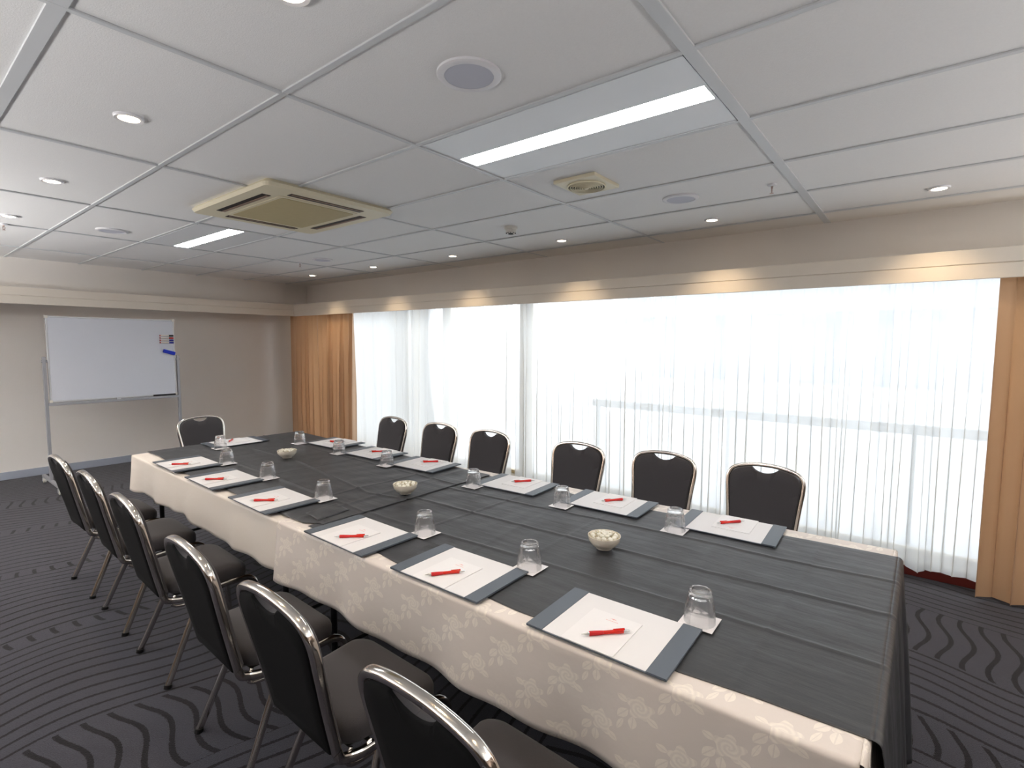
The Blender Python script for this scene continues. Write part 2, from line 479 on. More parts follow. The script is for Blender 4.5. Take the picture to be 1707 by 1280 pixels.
# window wall: header, low kerb, solid ends
WY0, WY1 = -2.2, 6.9
b = MB()
b.box(XW, XW+.15, YB, YF, 2.02, CH+.2)
b.box(XW, XW+.15, YB, WY0, 0, 2.02)
b.box(XW, XW+.15, WY1, YF, 0, 2.02)
struct(b.build('wall_window', M['wall']))
b = MB(); b.box(XW-.10, XW+.15, WY0, WY1, .057, .09); struct(b.build('trim_3', M['sill'], bevel=.004))
b = MB(); b.box(XW-.12, XW+.15, WY0, WY1, 0, .0565); struct(b.build('baseboard_window', M['redskirt'], bevel=.004))
b = MB(); b.box(XL, XW, YF-.014, YF, 0, .085); struct(b.build('baseboard_far', M['skirt'], bevel=.003))
b = MB(); b.box(XL, XL+.014, YB, YF-.02, 0, .085); struct(b.build('baseboard_left', M['skirt'], bevel=.003))

# ceiling: recessed tiles, tees and perimeter strip
TX = [-.6+.6*i for i in range(-5, 7)]        # tee lines along y
TY = [1.2*j for j in range(-3, 6)]            # tee lines along x
b = MB(); b.box(XL, XW, YB, YF, CH+.007, CH+.06, 0)
ceil = b.build('ceiling', M['tile']); struct(ceil)
b = MB()
for x in TX:
    if x > 3.01: continue
    w = .021 if abs(x+.6) < .01 else .011
    b.box(x-w, x+w, YB, 6.873, CH-.0, CH+.0068)
for y in TY:
    w = .021 if abs(y) < .01 else .009
    b.box(XL, 3.336, y-w, y+w, CH-.0008, CH+.0067)
struct(b.build('trim_1', M['tee'], bevel=.0015, segs=1))
b = MB(); b.box(3.012, 3.336, YB, 6.873, CH+.001, CH+.0068); struct(b.build('trim_2', M['wall']))
# bulkheads above the pelmets
b = MB(); b.box(3.336, XW, YB, YF, 2.03, CH+.0069); struct(b.build('trim_4', M['wall']))
b = MB(); b.box(XL, 3.336, 6.873, YF, 2.03, CH+.0069); struct(b.build('trim_5', M['wall']))
# pelmets (fascia with a groove, closed top)
def pelmet(name, along_y, front, back, lo, hi, a0, a1):
    b = MB()
    def bx(d0, d1, z0, z1):
        if along_y: b.box(d0, d1, a0, a1, z0, z1)
        else: b.box(a0, a1, d0, d1, z0, z1)
    mid = lo+(hi-lo)*.50
    bx(front, front+.018, lo, mid-.002); bx(front, front+.018, mid+.002, hi)
    bx(front+.004, front+.0179, mid-.0021, mid+.0021)
    bx(front+.018, back, hi-.018, hi-.0005)
    return struct(b.build(name, M['pelmet'], bevel=.002, segs=1))
PZ0, PZ1 = CH-.476, CH-.305
pelmet('trim_6', True, 3.053, 3.336, PZ0, PZ1, YB, 6.76)
b = MB()
b.box(XL, 3.053, 6.76, 6.778, PZ0, (PZ0+PZ1)/2-.002); b.box(XL, 3.053, 6.76, 6.778, (PZ0+PZ1)/2+.002, PZ1)
b.box(XL, 3.053, 6.764, 6.7779, (PZ0+PZ1)/2-.0021, (PZ0+PZ1)/2+.0021)
b.box(XL, 3.336, 6.778, 6.873, PZ1-.018, PZ1-.0005)
struct(b.build('trim_7', M['pelmet'], bevel=.002, segs=1))

# windows: frame posts, rails, panes
posts = [(-2.2, .05), (2.76, .06), (3.975, .03), (4.49, .03), (6.85, .05)]
for k, ((ya, wa), (yb, wb)) in enumerate(zip(posts, posts[1:])):
    wn = empty('window_%d' % (k+1), (XW+.07, (ya+yb)/2, 0)); struct(wn)
    h = (yb-ya)/2
    b = MB()
    b.box(-.03, .05, -h+.001, -h+wa, .091, 2.02)
    b.box(-.03, .05, h-wb, h-.001, .091, 2.02)
    b.box(-.025, .045, -h+wa, h-wb, .091, .12); b.box(-.025, .045, -h+wa, h-wb, 1.96, 2.02)
    b.build('window_frame', M['frame_dark'], wn)
    b = MB(); b.box(.006, .010, -h+wa, h-wb, .12, 1.96); b.build('window_pane', M['pane'], wn)

# ------------------------------------------------------------------ outside
b = MB(); b.box(XW+.15, 60, -40, 50, -.2, -.1); tag(b.build('terrace_ground', M['terrace']), 'pale paved terrace beyond the sheer curtains', 'terrace', kind='structure')
nb = empty('neighbouring_building', (9.6, -6, -.1))
tag(nb, 'pale building seen faintly through the sheer curtains across the terrace', 'building')
b = MB(); b.box(.1, 6, -12, 10.5, 0, .9); b.box(-.2, 6, -12, 10.5, 2.12, 2.9); b.box(.1, 6, -12, -11.5, .9, 2.12); b.box(.1, 6, 10, 10.5, .9, 2.12)
b.build('wall', M['facade'], nb)
for k in range(7):
    y0 = -11.3+3.05*k
    g = box_obj('window', M['facade_glass'], .25, .3, y0, y0+2.85, .9, 2.12, nb)
    box_obj('mullion', M['facade_glass'], .18, .25, y0+2.85, y0+3.05, .9, 2.12, nb)
b = MB(); b.box(-.32, -.2, -12, 10.5, 2.05, 2.18); b.build('eaves_band', M['facade_dark'], nb)
rl = empty('terrace_railing', (4.3, 0, -.1)); tag(rl, 'grey terrace railing seen faintly behind the sheer curtains', 'railing')
b = MB(); b.box(-.03, .03, -3.5, 2.4, .90, .98); b.build('handrail', M['rail'], rl, bevel=.005)
for k in range(5):
    box_obj('post', M['rail'], -.02, .02, -3.45+k*1.44, -3.42+k*1.44, 0, .90, rl)

# ------------------------------------------------------------------ curtains
def fabric_strip(name, mat, y0, y1, x, amp, ov, per, zt, hem, seed, top_amp=.35, ny=None, nz=26, flare=0., solid=0):
    """hanging folded cloth: S-folds that overlap a little, finer gathers at the heading"""
    rnd = random.Random(seed)
    L = y1-y0; nf = max(2, int(round(abs(L)/per)))
    # irregular fold phases
    ws = [rnd.uniform(.55, 1.5) for _ in range(nf)]; s = sum(ws); ws = [w/s for w in ws]
    amps = [rnd.uniform(.55, 1.25) for _ in range(nf)]
    drift = [rnd.uniform(-.22, .22)*per for _ in range(nf+1)]; drift[0] = drift[-1] = 0
    per_seg = 14
    nu = nf*per_seg
    cum = [0]
    for w in ws: cum.append(cum[-1]+w)
    hemv = [rnd.uniform(-.02, .02)*(1 if hem > .05 else .4) for _ in range(nf+1)]
    b = MB()
    def fn(u, v):
        k = min(int(u*nf), nf-1); t = u*nf-k           # fold index and position in fold
        g = cum[k]+ws[k]*t
        z01 = v                                        # 0 top, 1 bottom
        a = amp*amps[k]*(top_amp+(1-top_amp)*min(1, z01*1.6))
        ph = 2*PI*t
        dr = (drift[k]*(1-t)+drift[k+1]*t)*z01
        yy = y0+L*g+ov*math.sin(2*ph)*min(1, .35+z01)*ws[k]*nf + dr
        fine = .004*math.sin(ph*3+k)*max(0, 1-z01*7)
        xx = x-a*math.cos(ph)+fine+.008*math.sin(k*1.7+z01*2.5)
        c = (y0+y1)/2
        yy = c+(yy-c)*(1+flare*z01)
        zb = hem+hemv[k]*(1-t)+hemv[k+1]*t
        return (xx, yy, zt+(zb-zt)*v)
    b.grid(nu, nz, fn)
    return b.build(name, mat, smooth=True, solid=solid)
ZT = 2.0
tag(fabric_strip('sheer_curtain', M['sheer'], 2.66, -.93, 3.19, .030, .016, .125, ZT, .075, 11), 'white sheer curtain on the long right stretch, beside the right tan curtain', 'curtain', 'sheer window curtains')
tag(fabric_strip('sheer_curtain', M['sheer'], 4.36, 2.70, 3.18, .018, .007, .12, ZT, .035, 5), 'white sheer curtain in the middle, left of the beige window post', 'curtain', 'sheer window curtains')
tag(fabric_strip('sheer_curtain', M['sheer'], 5.62, 4.33, 3.225, .014, .005, .13, ZT, .035, 8), 'white sheer curtain directly beside the far left tan curtain', 'curtain', 'sheer window curtains')
tag(fabric_strip('tan_curtain', M['drape'], 6.98, 5.37, 3.125, .046, .012, .100, ZT-.02, .03, 21, flare=-.02), 'tan full-length curtain gathered in the far corner', 'curtain', 'tan side curtains')
tag(fabric_strip('tan_curtain', M['drape'], -.90, -2.1, 3.13, .050, .020, .17, ZT-.02, .02, 33, flare=-.0), 'tan full-length curtain at the right edge, by the near end of the table', 'curtain', 'tan side curtains')

# ------------------------------------------------------------------ ceiling fittings
def light_panel(x0, y0, label):
    t = empty('ceiling_light_panel', (x0+.3, y0+.6, CH)); tag(t, label, 'ceiling light', 'recessed light panels')
    b = MB()
    hw, hl = .285, .575
    # shallow V reflector wings either side of the strip
    b.add([(-hw, -hl, .002), (-.058, -hl, .0035), (-.058, hl, .0035), (-hw, hl, .002)], [(0, 1, 2, 3)])
    b.add([(.058, -hl, .0035), (hw, -hl, .002), (hw, hl, .002), (.058, hl, .0035)], [(0, 1, 2, 3)])
    b.box(-hw, -.058, -hl, hl, .0037, .0068); b.box(.058, hw, -hl, hl, .0037, .0068)
    b.box(-.058, .058, hl-.01, hl, .002, .0069); b.box(-.058, .058, -hl, -hl+.01, .002, .0069)
    b.box(-hw, -hw+.006, -hl, hl, -.001, .0069); b.box(hw-.006, hw, -hl, hl, -.001, .0069)
    b.build('housing', M['fixture'], t)
    b = MB(); b.box(-.056, .056, -hl+.011, hl-.011, .0040, .0066); b.build('light_diffuser', M['tube'], t)
    return t
light_panel(.6, 0, 'recessed ceiling light panel with lit strip, nearest, by the round air vent')
light_panel(.6, 3.6, 'recessed ceiling light panel with lit strip, beyond the beige air conditioner')
light_panel(.6, -2.4, 'recessed ceiling light panel with lit strip, behind the camera position')
light_panel(-2.4, 0, 'recessed ceiling light panel with lit strip, added over the unseen left side of the room')  # unseen left-side panels, added for extra brightness
light_panel(-2.4, 3.6, 'recessed ceiling light panel with lit strip, added over the unseen far left of the room')

def add_spot(x, y, power=14):
    l = bpy.data.lights.new('downlight_beam', 'SPOT'); l.energy = power; l.color = (1, .74, .46); l.spot_size = math.radians(105); l.spot_blend = .9; l.shadow_soft_size = .03
    o = bpy.data.objects.new('downlight_beam', l); COL.objects.link(o); o.location = (x, y, CH-.012)
    return o
dl = empty('downlight', (-.255, .68, CH))
b = MB(); b.lathe([(.034, .004), (.036, -.002), (.047, -.004), (.050, .0), (.050, .0069), (.034, .0069)], 32, close=False); b.build('trim_ring', M['spkrim'], dl, auto=.6)
b = MB(); b.lathe([(.033, -.001), (.033, .004)], 24); b.build('lamp', M['bulb'], dl, auto=.6)
spots = [(-.255, .68, 'downlight cut off by the top edge of the photo'), (-.27, 1.863, 'lit downlight in the big tile, largest seen at upper left'),
         (-.275, 3.14, 'lit downlight at the left edge, second of the left row'), (-.28, 4.42, 'lit downlight at the far left, near the sprinkler by the left edge'),
         (2.775, -.60, 'lit downlight above the right tan curtain, right of the sprinkler'), (2.765, .618, 'lit downlight right of the small wall-side speaker'),
         (2.74, 1.842, 'lit downlight right of the smoke detector'), (2.735, 3.123, 'lit downlight over the middle sheer curtain, third from far corner'),
         (2.72, 4.383, 'lit downlight second from the far corner on the window side'), (2.71, 5.65, 'lit downlight nearest the far room corner')]
g = 'round recessed downlights'
for i, (x, y, lab) in enumerate(spots):
    o = dl if i == 0 else copy_tree(dl)
    o.location = (x, y, CH); tag(o, lab, 'downlight', g)
    add_spot(x, y, 8 if x > 0 else 6)
for x, y in ((-.26, -.55), (-.26, -1.8), (2.78, -1.85), (-.28, 5.6)):
    o = copy_tree(dl); o.location = (x, y, CH); tag(o, 'lit downlight outside the picture, continuing the row at x %s' % ('left' if x < 0 else 'right'), 'downlight', g)
    o['label'] = 'lit downlight outside the view, continuing the %s row' % ('left' if x < 0 else 'window-side')
    add_spot(x, y, 6)

sp = empty('ceiling_speaker', (.308, .607, CH))
b = MB(); b.lathe([(.080, .0069), (.080, -.003), (.086, -.006), (.100, -.003), (.104, .0), (.104, .0069)], 48, close=False); b.build('rim', M['spkrim'], sp, auto=.7)
b = MB(); b.lathe([(.0795, -.0025), (.0795, .004)], 48); b.build('grille', M['spkgrille'], sp, auto=.6)
for i, (x, y, lab) in enumerate([(.308, .607, 'large-looking round white ceiling speaker beside the nearest light panel'), (2.12, .596, 'round white ceiling speaker between air vent and window side'),
                                 (.305, 4.43, 'round white ceiling speaker left of the far light panel'), (2.09, 4.39, 'round white ceiling speaker near the far window corner')]):
    o = sp if i == 0 else copy_tree(sp)
    o.location = (x, y, CH); tag(o, lab, 'speaker', 'round ceiling speakers')

sk = empty('sprinkler', (2.154, .107, CH))
b = MB(); b.lathe([(.036, .0088), (.036, -.001), (.022, -.007), (.014, -.008), (.014, .0088)], 28, close=True); b.build('escutcheon', M['spkrim'], sk, auto=.7)
b = MB(); b.cyl((0, 0, -.004), (0, 0, -.022), .008); b.sweep([(-.010, 0, -.020), (-.013, 0, -.032), (-.006, 0, -.046), (0, 0, -.050), (.006, 0, -.046), (.013, 0, -.032), (.010, 0, -.020)], .0025, .0025, (0, 1, 0), 8)
b.cyl((0, 0, -.022), (0, 0, -.048), .0025, 8); b.build('head', M['brass'], sk, auto=.7)
b = MB(); b.lathe([(.016, -.0515), (.016, -.0500)], 18); b.build('deflector', M['brass'], sk)
for i, (x, y, lab) in enumerate([(2.154, .107, 'pendent fire sprinkler near the wide ceiling rail at upper right'), (2.056, 4.78, 'small fire sprinkler near the far window corner speaker'), (-.262, 4.79, 'fire sprinkler at the left edge beside a downlight')]):
    o = sk if i == 0 else copy_tree(sk)
    o.location = (x, y, CH+.0); o.scale = (.65, .65, .82); tag(o, lab, 'sprinkler', 'fire sprinklers')

sd = empty('smoke_detector', (2.10, 1.873, CH)); tag(sd, 'white round smoke detector on the ceiling between air conditioner and vent', 'smoke detector')
b = MB(); b.lathe([(.050, .0069), (.050, -.010), (.046, -.014), (.0, -.014)][:3], 32); b.build('base', M['white_plastic'], sd, auto=.7)
b = MB(); b.lathe([(.040, -.0141), (.038, -.030), (.030, -.042), (.026, -.043)], 32); b.build('chamber', M['white_plastic'], sd, auto=.7)
b = MB()
for k in range(10):
    a = 2*PI*k/10; b.box(-.004+.033*math.cos(a), .004+.033*math.cos(a), -.004+.033*math.sin(a), .004+.033*math.sin(a), -.042, -.0385)
b.lathe([(.020, -.0432), (.018, -.048)], 20)
b.build('sensor_grille', M['slot'], sd)

vt = empty('air_vent', (1.52, .885, CH)); tag(vt, 'square cream exhaust vent with concentric ring grille on the ceiling', 'air vent')
b = MB(); b.box(-.135, .135, -.125, .125, -.012, .0069); b.build('plate', M['beige'], vt, bevel=.003)
b = MB(); b.lathe([(.100, -.0122), (.100, -.0135)], 40); b.build('opening', M['slot'], vt)
for k in range(7):
    r = .022+.0128*k
    b = MB(); n = 40
    b.sweep([(r*math.cos(2*PI*i/n), r*math.sin(2*PI*i/n), -.021+.0009*k) for i in range(n)], .0069, .0028, (0, 0, 1), 6, closed=True, pw=2)
    b.build('grille_ring', M['beige'], vt, smooth=True)
b = MB(); b.lathe([(.013, -.0136), (.013, -.026), (.008, -.028)], 24); b.build('hub', M['beige'], vt, auto=.7)

ac = empty('air_conditioner', (.824, 2.655, CH)); tag(ac, 'yellowed beige square ceiling cassette air conditioner above the table', 'air conditioner')
b = MB()
A1, A2 = .425, .505
# face panel ring with slots: outer bevelled rim and four bars
def ring(z0, z1, xo, yo, xi, yi):
    b.box(-xo, xo, -yo, -yi, z0, z1); b.box(-xo, xo, yi, yo, z0, z1); b.box(-xo, -xi, -yi, yi, z0, z1); b.box(xi, xo, -yi, yi, z0, z1)
n = 0
pts_o = [(-A1, -A2), (A1, -A2), (A1, A2), (-A1, A2)]
def rrect(x, y, r, k=6):
    out = []
    for cx, cy, a0 in ((x-r, y-r, 0), (-x+r, y-r, PI/2), (-x+r, -y+r, PI), (x-r, -y+r, 1.5*PI)):
        for i in range(k+1):
            a = a0+PI/2*i/k; out.append((cx+r*math.cos(a), cy+r*math.sin(a)))
    return out
o1 = rrect(A1-.02, A2-.02, .03); o2 = rrect(A1, A2, .045); o3 = rrect(A1-.012, A2-.012, .04)
N = len(o1)
b.add([(x, y, .007) for x, y in o1]+[(x, y, -.012) for x, y in o2]+[(x, y, -.030) for x, y in o3],
      [(k, (k+1) % N, N+(k+1) % N, N+k) for k in range(N)]+[(N+k, N+(k+1) % N, 2*N+(k+1) % N, 2*N+k) for k in range(N)]+[tuple(range(2*N, 3*N))])
b.build('face_panel', M['beige'], ac, auto=.5)
def slot(x0, x1, y0, y1, nm='air_slot'):
    s = box_obj(nm, M['slot'], x0, x1, y0, y1, -.0318, -.0300, ac)
    w = (x1-x0) < (y1-y0)
    if w: box_obj('vane', M['slotvane'], (x0+x1)/2+.004, x1-.004, y0+.01, y1-.01, -.0345, -.0319, s)
    else: box_obj('vane', M['slotvane'], x0+.01, x1-.01, y0+.004, (y0+y1)/2-.004, -.0345, -.0319, s)
slot(-.345, -.295, -.30, .30); slot(.295, .345, -.30, .30)
slot(-.24, .24, -.425, -.375); slot(-.24, .24, .375, .425)
b = MB(); ring_o = rrect(.262, .345, .03); b.prism(ring_o, -.0335, -.0301); b.build('grille_frame', M['beige'], ac, bevel=.001, segs=1)
b = MB(); b.prism(rrect(.240, .322, .02), -.0365, -.0336)
b.build('intake_grille', M['intake'], ac, bevel=.002, segs=2)

# ------------------------------------------------------------------ tables and cloths
TT = .735           # bare table top
XLE = [(-.54, .150), (.25, .122), (1.58, .122), (2.6, .126), (3.68, .146)]         # left edge x(y) of the linen
XRE = [(-.55, 1.462), (.36, 1.425), (.8, 1.405), (1.4, 1.375), (2.1, 1.345), (3.6, 1.345)]
def table(y0, y1, label):
    t = empty('folding_table', ((.14+1.35)/2, (y0+y1)/2, 0)); tag(t, label, 'table', 'folding tables under the cloths')
    L = (y1-y0)/2
    b = MB(); b.box(-.585, .585, -L, L, TT-.030, TT-.002); b.build('tabletop', M['wood'], t, bevel=.004)
    for sx in (-1, 1):
        for sy in (-1, 1):
            b = MB(); b.cyl((sx*.50, sy*(L-.20), .0), (sx*.50, sy*(L-.20), TT-.031), .014); b.build('leg', M['legsteel'], t, auto=.6)
    for sy in (-1, 1):
        b = MB(); b.cyl((-.49, sy*(L-.20), .18), (.49, sy*(L-.20), .18), .009, 10); b.build('stretcher', M['legsteel'], t, auto=.6)
table(-.50, 1.555, 'folding table under the near rose-patterned white cloth')
table(1.565, 3.62, 'folding table under the far plain white cloth')

def linen(name, mat, y0, y1, hem, seed, zt, off, ends, wave, label):
    """white cloth: flat top draped over both long sides (and given ends)"""
    rnd = random.Random(seed)
    b = MB()
    nl = 160
    ph = [rnd.uniform(0, 6) for _ in range(5)]
    R = .012
    # profile across: from left hem, up, over the rounded edge, across, down right side
    prof = []
    nd = 14
    for i in range(nd+1): prof.append(('L', 1-i/nd))          # 1 hem .. 0 edge
    for i in range(1, 5): prof.append(('LR', i/5))
    for i in range(0, 25): prof.append(('T', i/24))
    for i in range(1, 5): prof.append(('RR', i/5))
    for i in range(nd+1): prof.append(('R', i/nd))
    cum = []
    def pt(kind, t, y):
        xl = lerp(XLE, y)-off; xr = lerp(XRE, y)+off
        D = zt-R-hem
        hv = wave*(math.sin(y*4.1+ph[0])+.6*math.sin(y*9.3+ph[1])+.35*math.sin(y*17+ph[2]))
        def fold(y, s):
            return (.009*math.sin(y*11+ph[3]+s)+.006*math.sin(y*23+ph[4]+s*2)+.005*math.sin(y*5+s))
        if kind == 'L':
            return (xl-t**1.3*.010-abs(t)*fold(y, 0)*1.0, y, zt-R-t*(D-hv*1.0))
        if kind == 'LR':
            a = t*PI/2; return (xl+R-R*math.cos(a), y, zt-R+R*math.sin(a))
        if kind == 'T':
            return (xl+R+(xr-xl-2*R)*t, y, zt)
        if kind == 'RR':
            a = t*PI/2; return (xr-R+R*math.sin(a), y, zt-R+R*math.cos(a))
        return (xr+t**1.3*.010+abs(t)*fold(y, 3)*1.0, y, zt-R-t*(D-hv))
    npf = len(prof)
    ys = [y0+(y1-y0)*j/nl for j in range(nl+1)]
    def vlen(kind, t):
        if kind == 'L': return -t*.3
        if kind == 'T': return .02+t*1.2
        if kind == 'R': return 1.24+t*.3
        return 0 if kind == 'LR' else 1.23
    for j, y in enumerate(ys):
        for k, (kd, t) in enumerate(prof):
            p = pt(kd, t, y)
            b.v.append(p); b.uv[len(b.v)-1] = (y, vlen(kd, t))
    for j in range(nl):
        for k in range(npf-1):
            a = j*npf+k; b.f.append((a, a+1, a+npf+1, a+npf)); b.m.append(0)
    # closed ends: drape hanging straight down
    for (yy, sgn, js) in ends:
        o = len(b.v); nx = 30; nz = 12
        xl = lerp(XLE, yy)-off+.003; xr = lerp(XRE, yy)+off-.003
        for i in range(nz+1):
            t = i/nz
            for k in range(nx+1):
                u = k/nx; x = xl+(xr-xl)*u
                rr = R
                if i == 0: q = (x, yy, zt-.0004)
                elif i < 4:
                    a = i/4*PI/2; q = (x, yy+sgn*rr*math.sin(a), zt-rr+rr*math.cos(a))
                else:
                    tt = (i-3)/(nz-3); q = (x, yy+sgn*(rr+tt*(.012+.010*math.sin(x*14+ph[0]))), zt-rr-tt*(zt-rr-hem))
                b.v.append(q); b.uv[len(b.v)-1] = (x+9, -t*.3)
        for i in range(nz):
            for k in range(nx):
                a = o+i*(nx+1)+k; b.f.append((a, a+1, a+nx+2, a+nx+1)); b.m.append(0)
    ob = b.build(name, mat, smooth=True)
    md = ob.modifiers.new('solid', 'SOLIDIFY'); md.thickness = .0012; md.offset = -1
    tag(ob, label, 'tablecloth', 'white tablecloths')
    return ob
linen('tablecloth', M['damask'], -.535, 1.585, .480, 3, TT+.0035, .0, [(-.535, -1, 0)], .004, 'white rose-patterned tablecloth with long skirt on the near half of the table')
linen('tablecloth', M['linen'], 1.555, 3.655, .515, 9, TT+.0005, -.004, [(3.655, 1, 0)], .012, 'plain white tablecloth with a wavy high hem on the far half of the table')

# charcoal overlays: thin cloths with pressed fold ridges
LE1 = [(-.55, .236), (-.337, .223), (-.165, .203), (.232, .187), (.305, .183), (.411, .188), (.60, .180), (.816, .170), (.916, .181), (.949, .185), (1.15, .178), (1.359, .173), (1.477, .169), (1.62, .160)]
RE1 = [(-.55, 1.372), (-.269, 1.352), (-.179, 1.343), (.359, 1.305), (.5, 1.300), (.758, 1.285), (.95, 1.318), (1.369, 1.290), (1.62, 1.300)]
LE2 = [(1.40, .215), (1.46, .176), (1.6, .172), (2.067, .176), (2.230, .187), (2.45, .172), (2.674, .178), (2.787, .178), (3.229, .226), (3.431, .246), (3.66, .240)]
RE2 = [(1.35, 1.300), (1.642, 1.303), (2.2, 1.320), (3.133, 1.338), (3.54, 1.350), (3.66, 1.350)]
def ridge(d, w): return math.exp(-(d/w)**2)
def vnoise(x, y, s):
    return (math.sin(x*7.3*s+1.3*math.sin(y*5.1*s))+math.sin(y*6.1*s+1.7*math.sin(x*4.3*s+2))+.5*math.sin((x+y)*13.7*s))/2.5
def overlay(name, LE, RE, y0, y1, z0, longs, crosses, seed, wrinkle, label, drop=None, far=None):
    b = MB(); nx, ny = 150, 230
    def hgt(x, y):
        h = 0
        for (pl, a, w) in longs:
            h += a*ridge(x-lerp(pl, y), w)
        for (yc, sl, a, w) in crosses:
            h += a*ridge(y-yc-sl*(x-.75), w)
        h += .0011*(1+vnoise(x, y, 1.0)) + wrinkle(x, y)
        return h
    def fn(u, v):
        y = y0+(y1-y0)*v
        xl, xr = lerp(LE, y), lerp(RE, y)
        x = xl+(xr-xl)*u
        yb = y
        if far: yb = y0+(far(u)-y0)*v
        e = min(u, 1-u)*(xr-xl)
        k = min(1, e/.03)
        return (x, yb, z0+k*hgt(x, yb))
    b.grid(nx, ny, fn)
    if drop:
        o = len(b.v); nz = 40; ysd, dl_ = drop
        for i in range(nz+1):
            t = i/nz
            for k in range(nx+1):
                u = k/nx; xl, xr = lerp(LE, y0), lerp(RE, y0); x = xl+(xr-xl)*u
                top = z0+min(1, min(u, 1-u)*(xr-xl)/.03)*hgt(x, y0)
                if i < 6:
                    a = i/6*PI/2; r = .016
                    q = (x, y0-r*math.sin(a), top-r+r*math.cos(a))
                else:
                    tt = (i-6)/(nz-6)
                    fo = tt**.6*(.012*math.sin(x*26+1)+.010*math.sin(x*47+2*tt)+.006*math.sin(x*90))
                    flare = (u-.5)*tt*.03
                    q = (x+flare, y0-.016-.028*tt-fo*.9-.012*tt**.5, z0-.016-tt*dl_)
                b.v.append(q)
        for i in range(nz):
            for k in range(nx):
                a = o+i*(nx+1)+k; b.f.append((a, a+nx+1, a+nx+2, a+1)); b.m.append(0)
        bmv = None
    ob = b.build(name, M['satin'], smooth=True)
    md = ob.modifiers.new('solid', 'SOLIDIFY'); md.thickness = .0012; md.offset = 1 if False else 0
    tag(ob, label, 'table overlay', 'charcoal table overlays')
    return ob
TZ = TT+.0035
L1 = [(-.55, .535), (-.15, .530), (.445, .499), (1.25, .440)]
L2 = [(-.55, .840), (0, .797), (.63, .757), (1.35, .730)]
L3 = [(-.55, 1.111), (-.215, 1.073), (.232, 1.056), (.974, .986), (1.32, .959)]
wr1 = lambda x, y: .0010*ridge(y-1.25, .2)*math.sin(x*30+y*20)+.0005*math.sin(y*55+x*9)*ridge(x-.9, .5)
overlay('table_overlay', LE1, RE1, -.550, 1.42, TZ+.0018, [(L1, .0042, .007), (L2, .0045, .007), (L3, .0040, .007)],
        [(-.30, -.02, .0022, .006), (1.0, -.05, .0030, .007), (.50, .01, .0022, .006), (-.02, .08, .0012, .012), (.72, .06, .0014, .014)], 3, wr1,
        'charcoal satin overlay on the near half, hanging over the near table end', drop=(-.55, .64))
F1 = [(1.30, .69), (1.6, .615), (2.536, .759), (3.6, .765)]
F2 = [(1.30, .42), (2.2, .47), (3.6, .50)]
F3 = [(1.30, 1.02), (2.2, 1.03), (3.6, 1.06)]
wr2 = lambda x, y: .0022*ridge(y-1.75, .28)*(math.sin(x*21+y*33)+.6*math.sin(x*9-y*50))*.6+.0008*math.sin(y*40+x*14)*ridge(y-2.3, .5)
LE2b = LE2; far_l = lambda u: 3.645-.0*u
overlay('table_overlay', LE2, RE2, 1.372, 3.645, TZ+.0062, [(F1, .0050, .008), (F2, .0034, .007), (F3, .0036, .008)],
        [(1.72, -.04, .0036, .008), (2.35, -.02, .0026, .007), (3.05, 0, .0026, .007), (1.55, .05, .0030, .014)], 4, wr2,
        'charcoal satin overlay on the far half, overlapping the near one with wrinkles')
# turned-back corner fold of the far overlay
b = MB()
b.grid(14, 10, lambda u, v: (.225+.17*u+.02*v, 1.430+.135*v+.02*u, TZ+.0095+.003*math.sin(u*PI)*math.sin(v*PI)+.0012*math.sin(u*9+v*5)))
fo = b.build('folded_corner', M['satin'], smooth=True, solid=.002); fo.parent = bpy.data.objects['table_overlay.001']

